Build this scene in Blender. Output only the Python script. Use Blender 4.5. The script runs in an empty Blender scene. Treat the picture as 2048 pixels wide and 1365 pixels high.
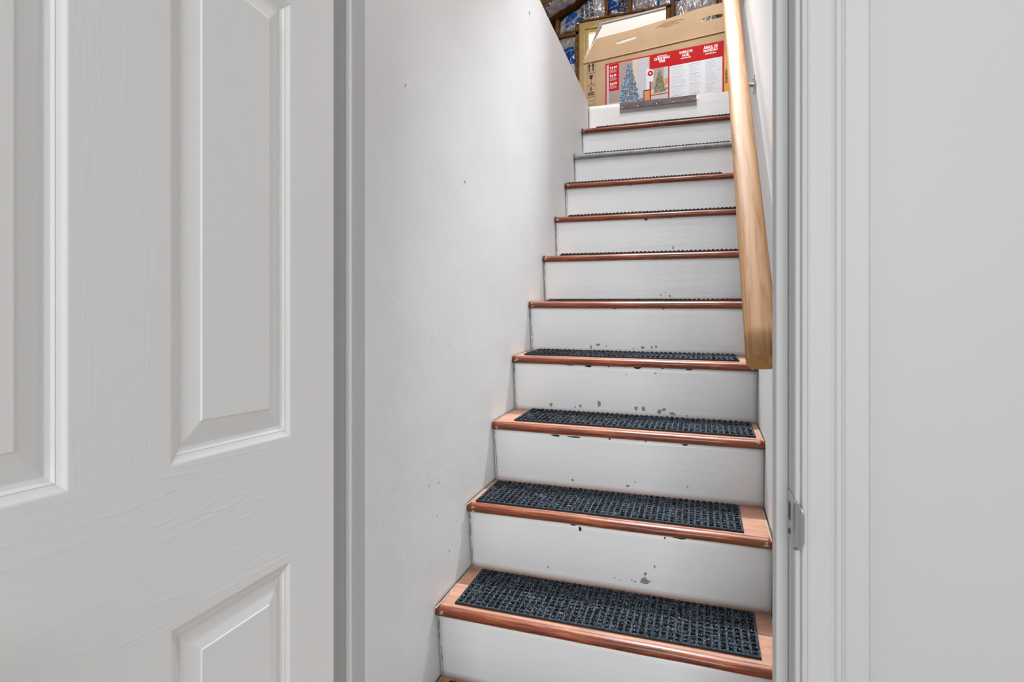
import bpy, bmesh, math, random
from mathutils import Vector, Matrix, noise
R = math.radians
sc = bpy.context.scene
col = sc.collection

# ------------------------------------------------------------------ camera
TH = math.atan(381 / 1137.78)          # the camera is turned this far left of the stair's own direction
EYE = 1.119
FPX = 1137.78
cd = bpy.data.cameras.new('camera'); cam = bpy.data.objects.new('camera', cd); col.objects.link(cam)
cd.lens = 20.0; cd.sensor_width = 36.0; cd.clip_start = 0.02
cam.location = (0, 0, EYE); cam.rotation_euler = (R(90), 0, TH)
sc.camera = cam
# ------------------------------------------------------------------ world, lamps, exposure
sc.view_settings.view_transform = 'Standard'; sc.view_settings.look = 'None'
sc.view_settings.gamma = 1.0; sc.view_settings.use_curve_mapping = False
sc.view_settings.exposure = 0.35
w = bpy.data.worlds.new('world'); sc.world = w; w.use_nodes = True
bg = w.node_tree.nodes['Background']; bg.inputs[0].default_value = (1.0, 0.995, 0.985, 1); bg.inputs[1].default_value = 0.31

def area(name, loc, rot, size, energy, color=(1, 1, 1)):
    l = bpy.data.lights.new(name, 'AREA'); l.shape = 'SQUARE'; l.size = size; l.energy = energy; l.color = color
    o = bpy.data.objects.new(name, l); col.objects.link(o); o.location = loc; o.rotation_euler = rot; return o
def flood(name, loc, aim, size, radius, energy, color):
    l = bpy.data.lights.new(name, 'SPOT'); l.spot_size = R(size); l.spot_blend = 1.0; l.shadow_soft_size = radius; l.energy = energy; l.color = color
    o = bpy.data.objects.new(name, l); col.objects.link(o); o.location = loc
    o.rotation_euler = (Vector(aim) - Vector(loc)).to_track_quat('-Z', 'Y').to_euler(); return o
def point_fill(name, loc, radius, energy, color=(1, 1, 1)):
    l = bpy.data.lights.new(name, 'POINT'); l.shadow_soft_size = radius; l.energy = energy; l.color = color
    o = bpy.data.objects.new(name, l); col.objects.link(o); o.location = loc; return o
area('hall_fill', (0.25, -2.3, 1.95), (R(78), 0, R(3)), 1.1, 58.0, (0.965, 0.985, 1.0))  # added fill behind the camera, brightens door wall and risers; no fixture modelled
area('stairwell_fill', (-0.25, 1.75, 4.25), (R(3), 0, 0), 0.9, 41.0, (0.95, 0.98, 1.0))  # added soft fill from above for the stairwell side walls, not a fixture
flood('attic_flood_lamp', (-0.22, 3.0, 4.25), (-0.24, 1.38, 0.35), 33, 0.02, 560.0, (0.97, 0.985, 1.0))
point_fill('stair_head_fill', (-0.16, 2.5, 4.2), 0.04, 46.0, (0.98, 0.99, 1.0))  # added weak point fill that lifts the box front and topmost riser
area('attic_window_daylight', (-0.66, 5.30, 3.55), (R(-90), 0, 0), 1.5, 11.0, (1.0, 0.98, 0.93))

# ------------------------------------------------------------------ helpers
S, C = math.sin(TH), math.cos(TH)
def ray(px, py):
    X = (px - 1024) / FPX
    return Vector((X * C - S, X * S + C, -(py - 682.5) / FPX))
def at_y(px, py, y):                  # where the sight line through a photo pixel meets the upright plane at depth y
    d = ray(px, py); return Vector((0, 0, EYE)) + d * (y / d.y)
def lin(h):
    h = h.lstrip('#'); v = [int(h[i:i + 2], 16) / 255 for i in (0, 2, 4)]
    return tuple(c / 12.92 if c <= 0.04045 else ((c + 0.055) / 1.055) ** 2.4 for c in v) + (1,)
def tag(o, label=None, cat=None, group=None, kind=None):
    if label: o['label'] = label
    if cat: o['category'] = cat
    if group: o['group'] = group
    if kind: o['kind'] = kind
    return o
def obj(name, bm, mats, parent=None, loc=(0, 0, 0), rot=(0, 0, 0), smooth=False, recalc=True):
    if recalc: bmesh.ops.recalc_face_normals(bm, faces=bm.faces[:])
    me = bpy.data.meshes.new(name); bm.to_mesh(me); bm.free()
    for m in (mats if isinstance(mats, (list, tuple)) else [mats]): me.materials.append(m)
    if smooth:
        for p in me.polygons: p.use_smooth = True
    o = bpy.data.objects.new(name, me); col.objects.link(o)
    o.location = loc; o.rotation_euler = rot
    if parent: o.parent = parent
    return o
def empty(name, loc=(0, 0, 0), rot=(0, 0, 0)):
    o = bpy.data.objects.new(name, None); col.objects.link(o); o.location = loc; o.rotation_euler = rot
    o.empty_display_size = 0.1; return o
def box(bm, x0, x1, y0, y1, z0, z1, mi=0, bev=0.0):
    vs = [bm.verts.new((x, y, z)) for x in (x0, x1) for y in (y0, y1) for z in (z0, z1)]
    fs = [bm.faces.new([vs[i] for i in q]) for q in ((0, 1, 3, 2), (4, 6, 7, 5), (0, 4, 5, 1), (2, 3, 7, 6), (0, 2, 6, 4), (1, 5, 7, 3))]
    for f in fs: f.material_index = mi
    if bev: 
        es = list({e for f in fs for e in f.edges})
        bmesh.ops.bevel(bm, geom=es, offset=bev, segments=2, profile=0.6, affect='EDGES')
    return fs
def prism(bm, pts, vec, mi=0, bev=0):                # closed outline (3-D points) pushed along vec
    v = Vector(vec)
    a = [bm.verts.new(p) for p in pts]; b = [bm.verts.new(Vector(p) + v) for p in pts]
    n = len(pts); fs = [bm.faces.new(a), bm.faces.new(b[::-1])]
    for i in range(n): fs.append(bm.faces.new((a[i], a[(i + 1) % n], b[(i + 1) % n], b[i])))
    for f in fs: f.material_index = mi
    return fs
def cyl(bm, p0, p1, r0, r1=None, n=16, mi=0, caps=True):
    p0, p1 = Vector(p0), Vector(p1); r1 = r0 if r1 is None else r1
    d = (p1 - p0).normalized(); a = d.orthogonal().normalized(); b = d.cross(a)
    A = [bm.verts.new(p0 + (a * math.cos(t) + b * math.sin(t)) * r0) for t in [2 * math.pi * i / n for i in range(n)]]
    B = [bm.verts.new(p1 + (a * math.cos(t) + b * math.sin(t)) * r1) for t in [2 * math.pi * i / n for i in range(n)]]
    for i in range(n): bm.faces.new((A[i], A[(i + 1) % n], B[(i + 1) % n], B[i])).material_index = mi
    if caps:
        bm.faces.new(A[::-1]).material_index = mi; bm.faces.new(B).material_index = mi

# ------------------------------------------------------------------ materials
def mat(name, color, rough=0.5, metal=0.0, spec=0.5):
    m = bpy.data.materials.new(name); m.use_nodes = True
    b = m.node_tree.nodes['Principled BSDF']
    b.inputs['Base Color'].default_value = color; b.inputs['Roughness'].default_value = rough
    b.inputs['Metallic'].default_value = metal; b.inputs['Specular IOR Level'].default_value = spec
    return m
def N(m, t, **k):
    n = m.node_tree.nodes.new(t)
    for a, v in k.items():
        if hasattr(n, a): setattr(n, a, v)
        else: n.inputs[a].default_value = v
    return n
def L(m, a, ao, b, bi): m.node_tree.links.new(a.outputs[ao], b.inputs[bi])
def coords(m, scale=(1, 1, 1), rot=(0, 0, 0), kind='Object'):
    tc = N(m, 'ShaderNodeTexCoord'); mp = N(m, 'ShaderNodeMapping')
    mp.inputs['Scale'].default_value = scale; mp.inputs['Rotation'].default_value = rot
    L(m, tc, kind, mp, 'Vector'); return mp
def ramp(m, stops):
    r = N(m, 'ShaderNodeValToRGB'); e = r.color_ramp.elements
    while len(e) < len(stops): e.new(0.5)
    for i, (p, c) in enumerate(stops): e[i].position = p; e[i].color = c
    return r
def bump(m, src, out, strength, dist=0.01, prev=None):
    b = N(m, 'ShaderNodeBump'); b.inputs['Strength'].default_value = strength; b.inputs['Distance'].default_value = dist
    L(m, src, out, b, 'Height')
    if prev: L(m, prev, 'Normal', b, 'Normal')
    return b
def P(m): return m.node_tree.nodes['Principled BSDF']

def paint(name, color, rough, sc1=9, s1=0.15, sc2=220, s2=0.05, mott=0.02, stretch=(1, 1, 1)):
    m = mat(name, color, rough)
    mp = coords(m, stretch)
    n1 = N(m, 'ShaderNodeTexNoise'); n1.inputs['Scale'].default_value = sc1; n1.inputs['Detail'].default_value = 6
    n2 = N(m, 'ShaderNodeTexNoise'); n2.inputs['Scale'].default_value = sc2; n2.inputs['Detail'].default_value = 3
    L(m, mp, 'Vector', n1, 'Vector'); L(m, mp, 'Vector', n2, 'Vector')
    b1 = bump(m, n1, 'Fac', s1, 0.01); b2 = bump(m, n2, 'Fac', s2, 0.002, b1)
    L(m, b2, 'Normal', P(m), 'Normal')
    c = color; lo = tuple(max(0, v - mott) for v in c[:3]) + (1,); hi = tuple(v + mott for v in c[:3]) + (1,)
    r = ramp(m, [(0.35, lo), (0.65, hi)]); L(m, n1, 'Fac', r, 'Fac'); L(m, r, 'Color', P(m), 'Base Color')
    return m
WALLC = (0.62, 0.62, 0.62, 1)
M = {}
M['plaster'] = paint('white_plaster', (0.84, 0.855, 0.865, 1), 0.55, 5, 0.25, 160, 0.10, 0.008)
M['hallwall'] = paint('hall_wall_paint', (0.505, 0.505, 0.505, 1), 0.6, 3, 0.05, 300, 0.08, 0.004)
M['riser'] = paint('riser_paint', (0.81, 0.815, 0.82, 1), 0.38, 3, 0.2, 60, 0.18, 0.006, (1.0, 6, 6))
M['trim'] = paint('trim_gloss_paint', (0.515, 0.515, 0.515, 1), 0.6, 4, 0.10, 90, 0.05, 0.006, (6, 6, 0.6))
M['chipgrey'] = mat('chip_grey', lin('8a8a8a'), 0.7)
M['chipblack'] = mat('chip_black', lin('1a1817'), 0.8)
M['caulk'] = mat('old_cream_paint', lin('a9a488'), 0.6)
M['gapdark'] = mat('dark_gap', lin('2a2622'), 0.9)
M['steel'] = mat('satin_steel', lin('b5b5b5'), 0.28, 0.9)
M['screw'] = mat('screw_steel', lin('d8d8d8'), 0.25, 0.8)
M['hole'] = mat('mortise_dark', lin('3a3a3a'), 0.7)
M['greypaint'] = paint('grey_worn_paint', lin('8d8b88'), 0.45, 30, 0.2, 200, 0.2, 0.05)
M['floor'] = mat('oak_floor', lin('a59c92'), 0.4)

def door_mat(name, horiz):
    m = mat(name, (0.87, 0.87, 0.87, 1), 0.5)
    # long wandering grain pressed into the skin; door's own x is its width, z its height
    mp = coords(m, (0.9, 1, 9.0) if horiz else (9.0, 1, 0.55), kind='Object')
    ns = N(m, 'ShaderNodeTexNoise'); ns.inputs['Scale'].default_value = 2.2; ns.inputs['Detail'].default_value = 3; L(m, mp, 'Vector', ns, 'Vector')
    mul = N(m, 'ShaderNodeMath', operation='MULTIPLY'); mul.inputs[1].default_value = 34.0; L(m, ns, 'Fac', mul, 0)
    sn = N(m, 'ShaderNodeMath', operation='SINE'); 
    m2 = N(m, 'ShaderNodeMath', operation='MULTIPLY'); m2.inputs[1].default_value = 3.0; L(m, mul, 0, m2, 0); L(m, m2, 0, sn, 0)
    pw = N(m, 'ShaderNodeMapRange'); pw.inputs['From Min'].default_value = 0.3; pw.inputs['From Max'].default_value = 1.0; L(m, sn, 0, pw, 'Value')
    n3 = N(m, 'ShaderNodeTexNoise'); n3.inputs['Scale'].default_value = 6; L(m, mp, 'Vector', n3, 'Vector')
    r = N(m, 'ShaderNodeMapRange'); r.inputs['From Min'].default_value = 0.42; r.inputs['From Max'].default_value = 0.6; L(m, n3, 'Fac', r, 'Value')
    mm = N(m, 'ShaderNodeMath', operation='MULTIPLY'); L(m, pw, 'Result', mm, 0); L(m, r, 'Result', mm, 1)
    b = bump(m, mm, 0, 0.10 if horiz else 0.05, 0.0012); L(m, b, 'Normal', P(m), 'Normal')
    return m
M['doorh'] = door_mat('door_rail_paint', True)
M['doorv'] = door_mat('door_stile_paint', False)

def wood(name, c0, c1, c2, rough, gx, scale=7, bstr=0.1, specks=None, coat=0.0, dist=0.9):
    m = mat(name, c1, rough)
    mp = coords(m, gx)
    n = N(m, 'ShaderNodeTexNoise'); n.inputs['Scale'].default_value = scale; n.inputs['Detail'].default_value = 7; n.inputs['Roughness'].default_value = 0.62; n.inputs['Distortion'].default_value = dist
    L(m, mp, 'Vector', n, 'Vector')
    r = ramp(m, [(0.30, c0), (0.50, c1), (0.70, c2)]); L(m, n, 'Fac', r, 'Fac')
    last = (r, 'Color')
    if specks:
        mp2 = coords(m, (1, 1, 1)); n2 = N(m, 'ShaderNodeTexNoise'); n2.inputs['Scale'].default_value = specks[0]; n2.inputs['Detail'].default_value = 4; n2.inputs['Roughness'].default_value = 0.7
        L(m, mp2, 'Vector', n2, 'Vector')
        r2 = ramp(m, [(specks[1], (0, 0, 0, 1)), (specks[1] + 0.03, (1, 1, 1, 1))]); L(m, n2, 'Fac', r2, 'Fac')
        mx = N(m, 'ShaderNodeMix', data_type='RGBA'); L(m, r2, 'Color', mx, 0); L(m, r, 'Color', mx, 6); mx.inputs[7].default_value = specks[2]
        last = (mx, 2)
    m.node_tree.links.new(last[0].outputs[last[1]], P(m).inputs['Base Color'])
    b = bump(m, n, 'Fac', bstr, 0.004); L(m, b, 'Normal', P(m), 'Normal')
    P(m).inputs['Coat Weight'].default_value = coat; P(m).inputs['Coat Roughness'].default_value = 0.15
    return m
M['nosing'] = wood('varnished_nosing', lin('421808'), lin('7c3616'), lin('a85c28'), 0.38, (1.6, 22, 22), 6, 0.12, (170, 0.70, lin('d9c7a8')), 0.2)
M['treadtop'] = wood('worn_tread_top', lin('8f6550'), lin('b08068'), lin('c0967e'), 0.5, (1.5, 12, 12), 5, 0.08, (60, 0.72, lin('d9d3c4')), 0.1)
M['pine'] = wood('clear_pine', lin('855c36'), lin('a87f56'), lin('b48c63'), 0.62, (22, 0.9, 22), 1.9, 0.02, None, 0.0, 2.2)
P(M['pine']).inputs['Specular IOR Level'].default_value = 0.3
[setattr(n.inputs['Detail'], 'default_value', 2.5) for n in M['pine'].node_tree.nodes if n.type == 'TEX_NOISE']
M['pineend'] = wood('pine_end_grain', lin('8a5c2c'), lin('a8773e'), lin('b98a50'), 0.5, (30, 30, 8), 5, 0.05)
M['stud'] = wood('rough_framing_wood', lin('5a3a20'), lin('8a6238'), lin('a8814f'), 0.75, (6, 6, 6), 6, 0.3)
M['framewood'] = wood('cream_window_wood', lin('e0c67a'), lin('efd999'), lin('f7e8bb'), 0.5, (3, 3, 1), 5, 0.05)
M['brownstrip'] = wood('dark_brown_strip', lin('574446'), lin('6f5d60'), lin('85757a'), 0.35, (3, 10, 10), 6, 0.1, None, 0.3)

def carpet():
    m = mat('ribbed_carpet', lin('15181d'), 0.95, 0, 0.15)
    mp = coords(m)
    n = N(m, 'ShaderNodeTexNoise'); n.inputs['Scale'].default_value = 420; n.inputs['Detail'].default_value = 2; L(m, mp, 'Vector', n, 'Vector')
    nb = N(m, 'ShaderNodeTexNoise'); nb.inputs['Scale'].default_value = 45; L(m, mp, 'Vector', nb, 'Vector')
    ad = N(m, 'ShaderNodeMath', operation='MULTIPLY_ADD'); ad.inputs[1].default_value = 0.25; L(m, nb, 'Fac', ad, 0); L(m, n, 'Fac', ad, 2)
    r = ramp(m, [(0.56, lin('030304')), (0.64, lin('101215')), (0.72, lin('30363d')), (0.80, lin('88929c'))]); L(m, ad, 0, r, 'Fac')
    L(m, r, 'Color', P(m), 'Base Color')
    b = bump(m, n, 'Fac', 0.6, 0.003); L(m, b, 'Normal', P(m), 'Normal')
    return m
def carpet_groove():
    m = mat('carpet_groove', lin('33404f'), 0.95, 0, 0.15)
    mp = coords(m)
    n = N(m, 'ShaderNodeTexNoise'); n.inputs['Scale'].default_value = 380; n.inputs['Detail'].default_value = 2; L(m, mp, 'Vector', n, 'Vector')
    r = ramp(m, [(0.40, lin('0c0f13')), (0.52, lin('323c47')), (0.68, lin('6c7b8c'))]); L(m, n, 'Fac', r, 'Fac')
    L(m, r, 'Color', P(m), 'Base Color'); return m
M['carpet'] = carpet(); M['groove'] = carpet_groove()
M['rubber'] = mat('mat_rubber_edge', lin('0c1018'), 0.6)

# ------------------------------------------------------------------ the setting
XL, XR = -0.6604, 0.168                # the stairwell's two side walls
def struct(name, bm, m, parent=None, **k):
    o = obj(name, bm, m, parent, **k)
    if parent is None: o['kind'] = 'structure'
    return o
bm = bmesh.new(); box(bm, -2.4, 2.2, -2.2, 0.80, -0.10, 0.0); box(bm, XL - .1, XR + .1, 0.80, 3.6, -0.10, 0.0); struct('floor', bm, M['floor'])

def grid_wall(name, x, y0, y1, z0, z1, sign, m, thick, amp=0.0012, marks=()):
    """stairwell side wall: a slab whose visible face is gently uneven, like hand-trowelled plaster"""
    bm = bmesh.new(); nx, nz = 90, 90
    g = [[None] * (nz + 1) for _ in range(nx + 1)]
    for i in range(nx + 1):
        for j in range(nz + 1):
            y = y0 + (y1 - y0) * i / nx; z = z0 + (z1 - z0) * j / nz
            edge = 0.0025 * noise.noise(Vector((y * 30, 3, 7))) if j == nz else 0
            d = amp * noise.noise(Vector((y * 3.1, z * 3.1, x)))
            g[i][j] = bm.verts.new((x - sign * 0.0022 + d, y, z + edge))
    for i in range(nx):
        for j in range(nz):
            bm.faces.new((g[i][j], g[i + 1][j], g[i + 1][j + 1], g[i][j + 1]))
    xb = x - sign * thick
    c = [bm.verts.new((xb, y, z)) for y, z in ((y0, z0), (y1, z0), (y1, z1), (y0, z1))]
    bm.faces.new(c)
    lo = [g[i][0] for i in range(nx + 1)]; hi = [g[i][nz] for i in range(nx + 1)]
    bm.faces.new([c[0], c[1]] + lo[::-1]); bm.faces.new([c[3], c[2]] + hi[::-1])
    bm.faces.new([c[0], c[3]] + [g[0][j] for j in range(nz, -1, -1)]); bm.faces.new([c[1], c[2]] + [g[nx][j] for j in range(nz, -1, -1)])
    bmesh.ops.recalc_face_normals(bm, faces=bm.faces[:])
    # small scuffs and chips at their own places (face pixel positions turned into wall positions)
    for (px, py, wpx, hpx, mi) in marks:
        d = ray(px, py); p = Vector((0, 0, EYE)) + d * (x / d.x)
        k = (p.y * C - x * S) / FPX
        blob(bm, Vector((x - sign * 0.0006, p.y, p.z)), Vector((0, 1, 0)), Vector((0, 0, 1)), wpx * k * 2.2, hpx * k, mi, int(px))
    o = struct(name, bm, [m, M['chipgrey'], M['chipblack']], smooth=False, recalc=False)
    return o
def blob(bm, c, ax, ay, w_, h_, mi, seed):
    rnd = random.Random(seed); n = 9
    pts = []
    for i in range(n):
        t = 2 * math.pi * i / n; rr = 0.5 * rnd.uniform(0.6, 1.15)
        pts.append(bm.verts.new(c + ax * (w_ * rr * math.cos(t)) + ay * (h_ * rr * math.sin(t))))
    f = bm.faces.new(pts); f.material_index = mi
    return f
grid_wall('wall_left', XL, 0.80, 3.46, 0.0, 2.585, +1, M['plaster'], 0.10,
          marks=[(812, 171, 2, 7, 1), (930, 364, 3, 6, 1), (1060, 25, 3, 8, 1), (878, 966, 1.5, 6, 1), (900, 1103, 1.5, 7, 1), (875, 1032, 3, 3, 1), (788, 981, 2, 2, 1), (859, 973, 1.5, 5, 1)])
grid_wall('wall_right', XR, 0.80, 3.46, 0.0, 2.585, -1, M['plaster'], 0.10, marks=[(1541, 694, 1, 4, 2)])

# door wall with its opening
bm = bmesh.new()
box(bm, -2.3, -0.545, 0.70, 0.80, 0, 2.60); box(bm, 0.121, 1.9, 0.70, 0.80, 0, 2.60)
box(bm, -0.545, 0.121, 0.70, 0.80, 2.06, 2.60)
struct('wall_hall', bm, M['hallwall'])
# attic floor round the stairwell
bm = bmesh.new()
box(bm, -2.7, XL - 0.1, 0.80, 5.0, 2.47, 2.55); box(bm, XR + 0.1, 3.0, 0.80, 5.0, 2.47, 2.55); box(bm, XL - .1, XR + .1, 3.50, 5.0, 2.47, 2.55)
struct('floor_attic', bm, M['stud'])

# door frame: jamb with stop, casing of beaded profile
def extr(bm, prof, z0, z1, mi=0):
    a = [bm.verts.new((x, y, z0)) for x, y in prof]; b = [bm.verts.new((x, y, z1)) for x, y in prof]
    n = len(prof)
    for i in range(n): bm.faces.new((a[i], a[(i + 1) % n], b[(i + 1) % n], b[i])).material_index = mi
    bm.faces.new(a[::-1]).material_index = mi; bm.faces.new(b).material_index = mi
def arc(cx, cy, r, a0, a1, n=5): return [(cx + r * math.cos(R(a0 + (a1 - a0) * i / n)), cy + r * math.sin(R(a0 + (a1 - a0) * i / n))) for i in range(n + 1)]
JR, JL = 0.097, -0.521
bm = bmesh.new()
prof = [(JR, 0.8), (JR, 0.697), (0.0985, 0.6955), (0.119, 0.6955), (0.119, 0.8)]
extr(bm, prof, 0, 2.055)
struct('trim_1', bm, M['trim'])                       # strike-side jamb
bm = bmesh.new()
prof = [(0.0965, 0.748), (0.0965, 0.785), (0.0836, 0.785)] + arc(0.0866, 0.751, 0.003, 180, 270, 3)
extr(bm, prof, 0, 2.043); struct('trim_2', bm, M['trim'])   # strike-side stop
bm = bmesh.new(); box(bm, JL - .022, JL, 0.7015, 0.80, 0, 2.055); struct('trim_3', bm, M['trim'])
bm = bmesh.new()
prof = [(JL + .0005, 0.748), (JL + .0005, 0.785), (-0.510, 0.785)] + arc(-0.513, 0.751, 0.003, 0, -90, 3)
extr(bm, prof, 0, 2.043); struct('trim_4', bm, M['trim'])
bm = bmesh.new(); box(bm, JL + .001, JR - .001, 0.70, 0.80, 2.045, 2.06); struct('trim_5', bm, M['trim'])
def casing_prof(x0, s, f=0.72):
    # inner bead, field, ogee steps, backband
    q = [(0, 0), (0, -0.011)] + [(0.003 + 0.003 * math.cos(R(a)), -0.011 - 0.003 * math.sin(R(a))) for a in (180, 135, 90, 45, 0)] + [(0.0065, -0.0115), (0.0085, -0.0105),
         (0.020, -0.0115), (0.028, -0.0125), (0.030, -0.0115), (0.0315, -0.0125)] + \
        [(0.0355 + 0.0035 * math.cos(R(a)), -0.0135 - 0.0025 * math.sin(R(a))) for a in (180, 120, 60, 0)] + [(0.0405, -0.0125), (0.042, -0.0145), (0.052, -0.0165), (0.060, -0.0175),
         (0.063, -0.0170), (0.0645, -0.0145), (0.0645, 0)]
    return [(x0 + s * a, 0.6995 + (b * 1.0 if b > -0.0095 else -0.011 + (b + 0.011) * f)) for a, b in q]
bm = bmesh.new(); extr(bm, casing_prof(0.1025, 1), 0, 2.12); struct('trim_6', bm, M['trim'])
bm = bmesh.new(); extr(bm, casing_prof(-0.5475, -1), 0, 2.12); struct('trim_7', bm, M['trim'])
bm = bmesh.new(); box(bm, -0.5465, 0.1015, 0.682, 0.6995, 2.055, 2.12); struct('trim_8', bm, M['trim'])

# ------------------------------------------------------------------ six-panel door, standing open
DW, DH, DT = 0.660, 2.03, 0.035
def door_mesh():
    bm = bmesh.new()
    st, ml = 0.0975, 0.0975
    pw = (DW - 2 * st - ml) / 2
    pw = 0.1836
    us = [(st, st + pw), (st + pw + ml, st + 2 * pw + ml)]
    zs = [(0.235, 0.833), (0.993, 1.547), (1.64, 1.90)]
    ring = [(0, 0), (0.0015, 0.0003), (0.0050, 0.0018), (0.0080, 0.0028), (0.0090, 0.0027), (0.0115, 0.0042), (0.0150, 0.0050), (0.0165, 0.0050), (0.0385, 0.0015), (0.0400, 0.0006)]
    def quad(u0, u1, z0, z1, mi): 
        f = bm.faces.new([bm.verts.new((u0, 0, z0)), bm.verts.new((u1, 0, z0)), bm.verts.new((u1, 0, z1)), bm.verts.new((u0, 0, z1))]); f.material_index = mi
    ends = [(0, st)] + [(us[0][1], us[1][0])] + [(us[1][1], DW)]
    for a, b in ends: quad(a, b, 0, DH, 1) if (a, b) != ends[1] else None
    zr = [0] + [v for z in zs for v in z] + [DH]
    for i in range(0, len(zr), 2): quad(st, us[1][1], zr[i], zr[i + 1], 0)
    for z in zs: quad(us[0][1], us[1][0], z[0], z[1], 1)
    for (u0, u1) in us:
        for (z0, z1) in zs:
            prev = None
            for ins, dep in ring:
                cur = [bm.verts.new(p) for p in ((u0 + ins, dep, z0 + ins), (u1 - ins, dep, z0 + ins), (u1 - ins, dep, z1 - ins), (u0 + ins, dep, z1 - ins))]
                if prev:
                    for i in range(4):
                        f = bm.faces.new((prev[i], prev[(i + 1) % 4], cur[(i + 1) % 4], cur[i])); f.material_index = 1
                prev = cur
            f = bm.faces.new(prev); f.material_index = 1
    # back and edges
    box(bm, 0, DW, 0.0095, DT, 0, DH, 1)
    for a, b in (((0, 0), (0, DH)), ((DW, 0), (DW, DH)), ((0, 0), (DW, 0)), ((0, DH), (DW, DH))):
        f = bm.faces.new([bm.verts.new(p) for p in ((a[0], 0, a[1]), (b[0], 0, b[1]), (b[0], 0.0095, b[1]), (a[0], 0.0095, a[1]))]); f.material_index = 1
    return bm
# the door's local x runs from the hinge edge towards the camera, local y into its thickness
ang = math.atan2(-0.998, 0.059)
bm = door_mesh()
door = obj('door_1', bm, [M['doorh'], M['doorv']], None, (-0.507, 0.6995, 0.004), (0, 0, ang), recalc=False)
# local +y must point away from the stairwell side (towards -x)
door.scale = (1, -1, 1); door['kind'] = 'structure'
me = door.data
me.flip_normals()
bm = bmesh.new()
cyl(bm, (0.60, 0, 0.92), (0.60, -0.006, 0.92), 0.032, n=28); cyl(bm, (0.60, -0.006, 0.92), (0.60, -0.032, 0.92), 0.011, n=20)
bmesh.ops.create_uvsphere(bm, u_segments=24, v_segments=14, radius=0.026, matrix=Matrix.Translation((0.60, -0.046, 0.92)) @ Matrix.Diagonal((1, .75, 1, 1)))
obj('door_knob', bm, M['steel'], door, smooth=True)['label'] = 'round satin steel door knob'

# strike plate with curled lip
bm = bmesh.new()
zc = EYE - 0.203
def zz(t): return zc + t
th = 0.0012
yb, yf = 0.7455, 0.6965
# plate body on the jamb face (with the latch opening shown dark) and lip curling round the arris
NZ = 14
prev = None
path = [(JR - .0006, yb, 1.0), (JR - .0006, 0.735, 1.0), (JR - .0006, 0.715, 1.0), (JR - .0006, 0.703, 1.0), (JR - .0006, 0.6975, 0.97), (JR + .0004, 0.6925, 0.95), (JR + .0020, 0.6875, 0.90), (JR + .0042, 0.6840, 0.80), (JR + .0060, 0.6822, 0.66), (JR + .0070, 0.6815, 0.48)]
for (x, y, hs) in path:
    hh = 0.0285 * hs
    cur = [bm.verts.new((x, y, zc + hh * (2 * i / NZ - 1))) for i in range(NZ + 1)]
    if prev:
        for i in range(NZ): bm.faces.new((prev[i], prev[i + 1], cur[i + 1], cur[i]))
    prev = cur
sp = obj('strike_plate', bm, M['steel'], smooth=True)
so = sp.modifiers.new('thick', 'SOLIDIFY'); so.thickness = 0.0012; so.offset = 0
tag(sp, 'small satin steel strike plate with curled lip on the white door jamb', 'strike plate')
bm = bmesh.new(); box(bm, JR - .0016, JR - .0012, 0.722, 0.734, zc - 0.004, zc + 0.016); obj('latch_hole', bm, M['hole'], sp)
bm = bmesh.new()
for z in (zc - 0.0175,): cyl(bm, (JR - .0012, 0.728, z), (JR - .0022, 0.728, z), 0.0034, n=12)
obj('screw', bm, M['hole'], sp)

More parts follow.
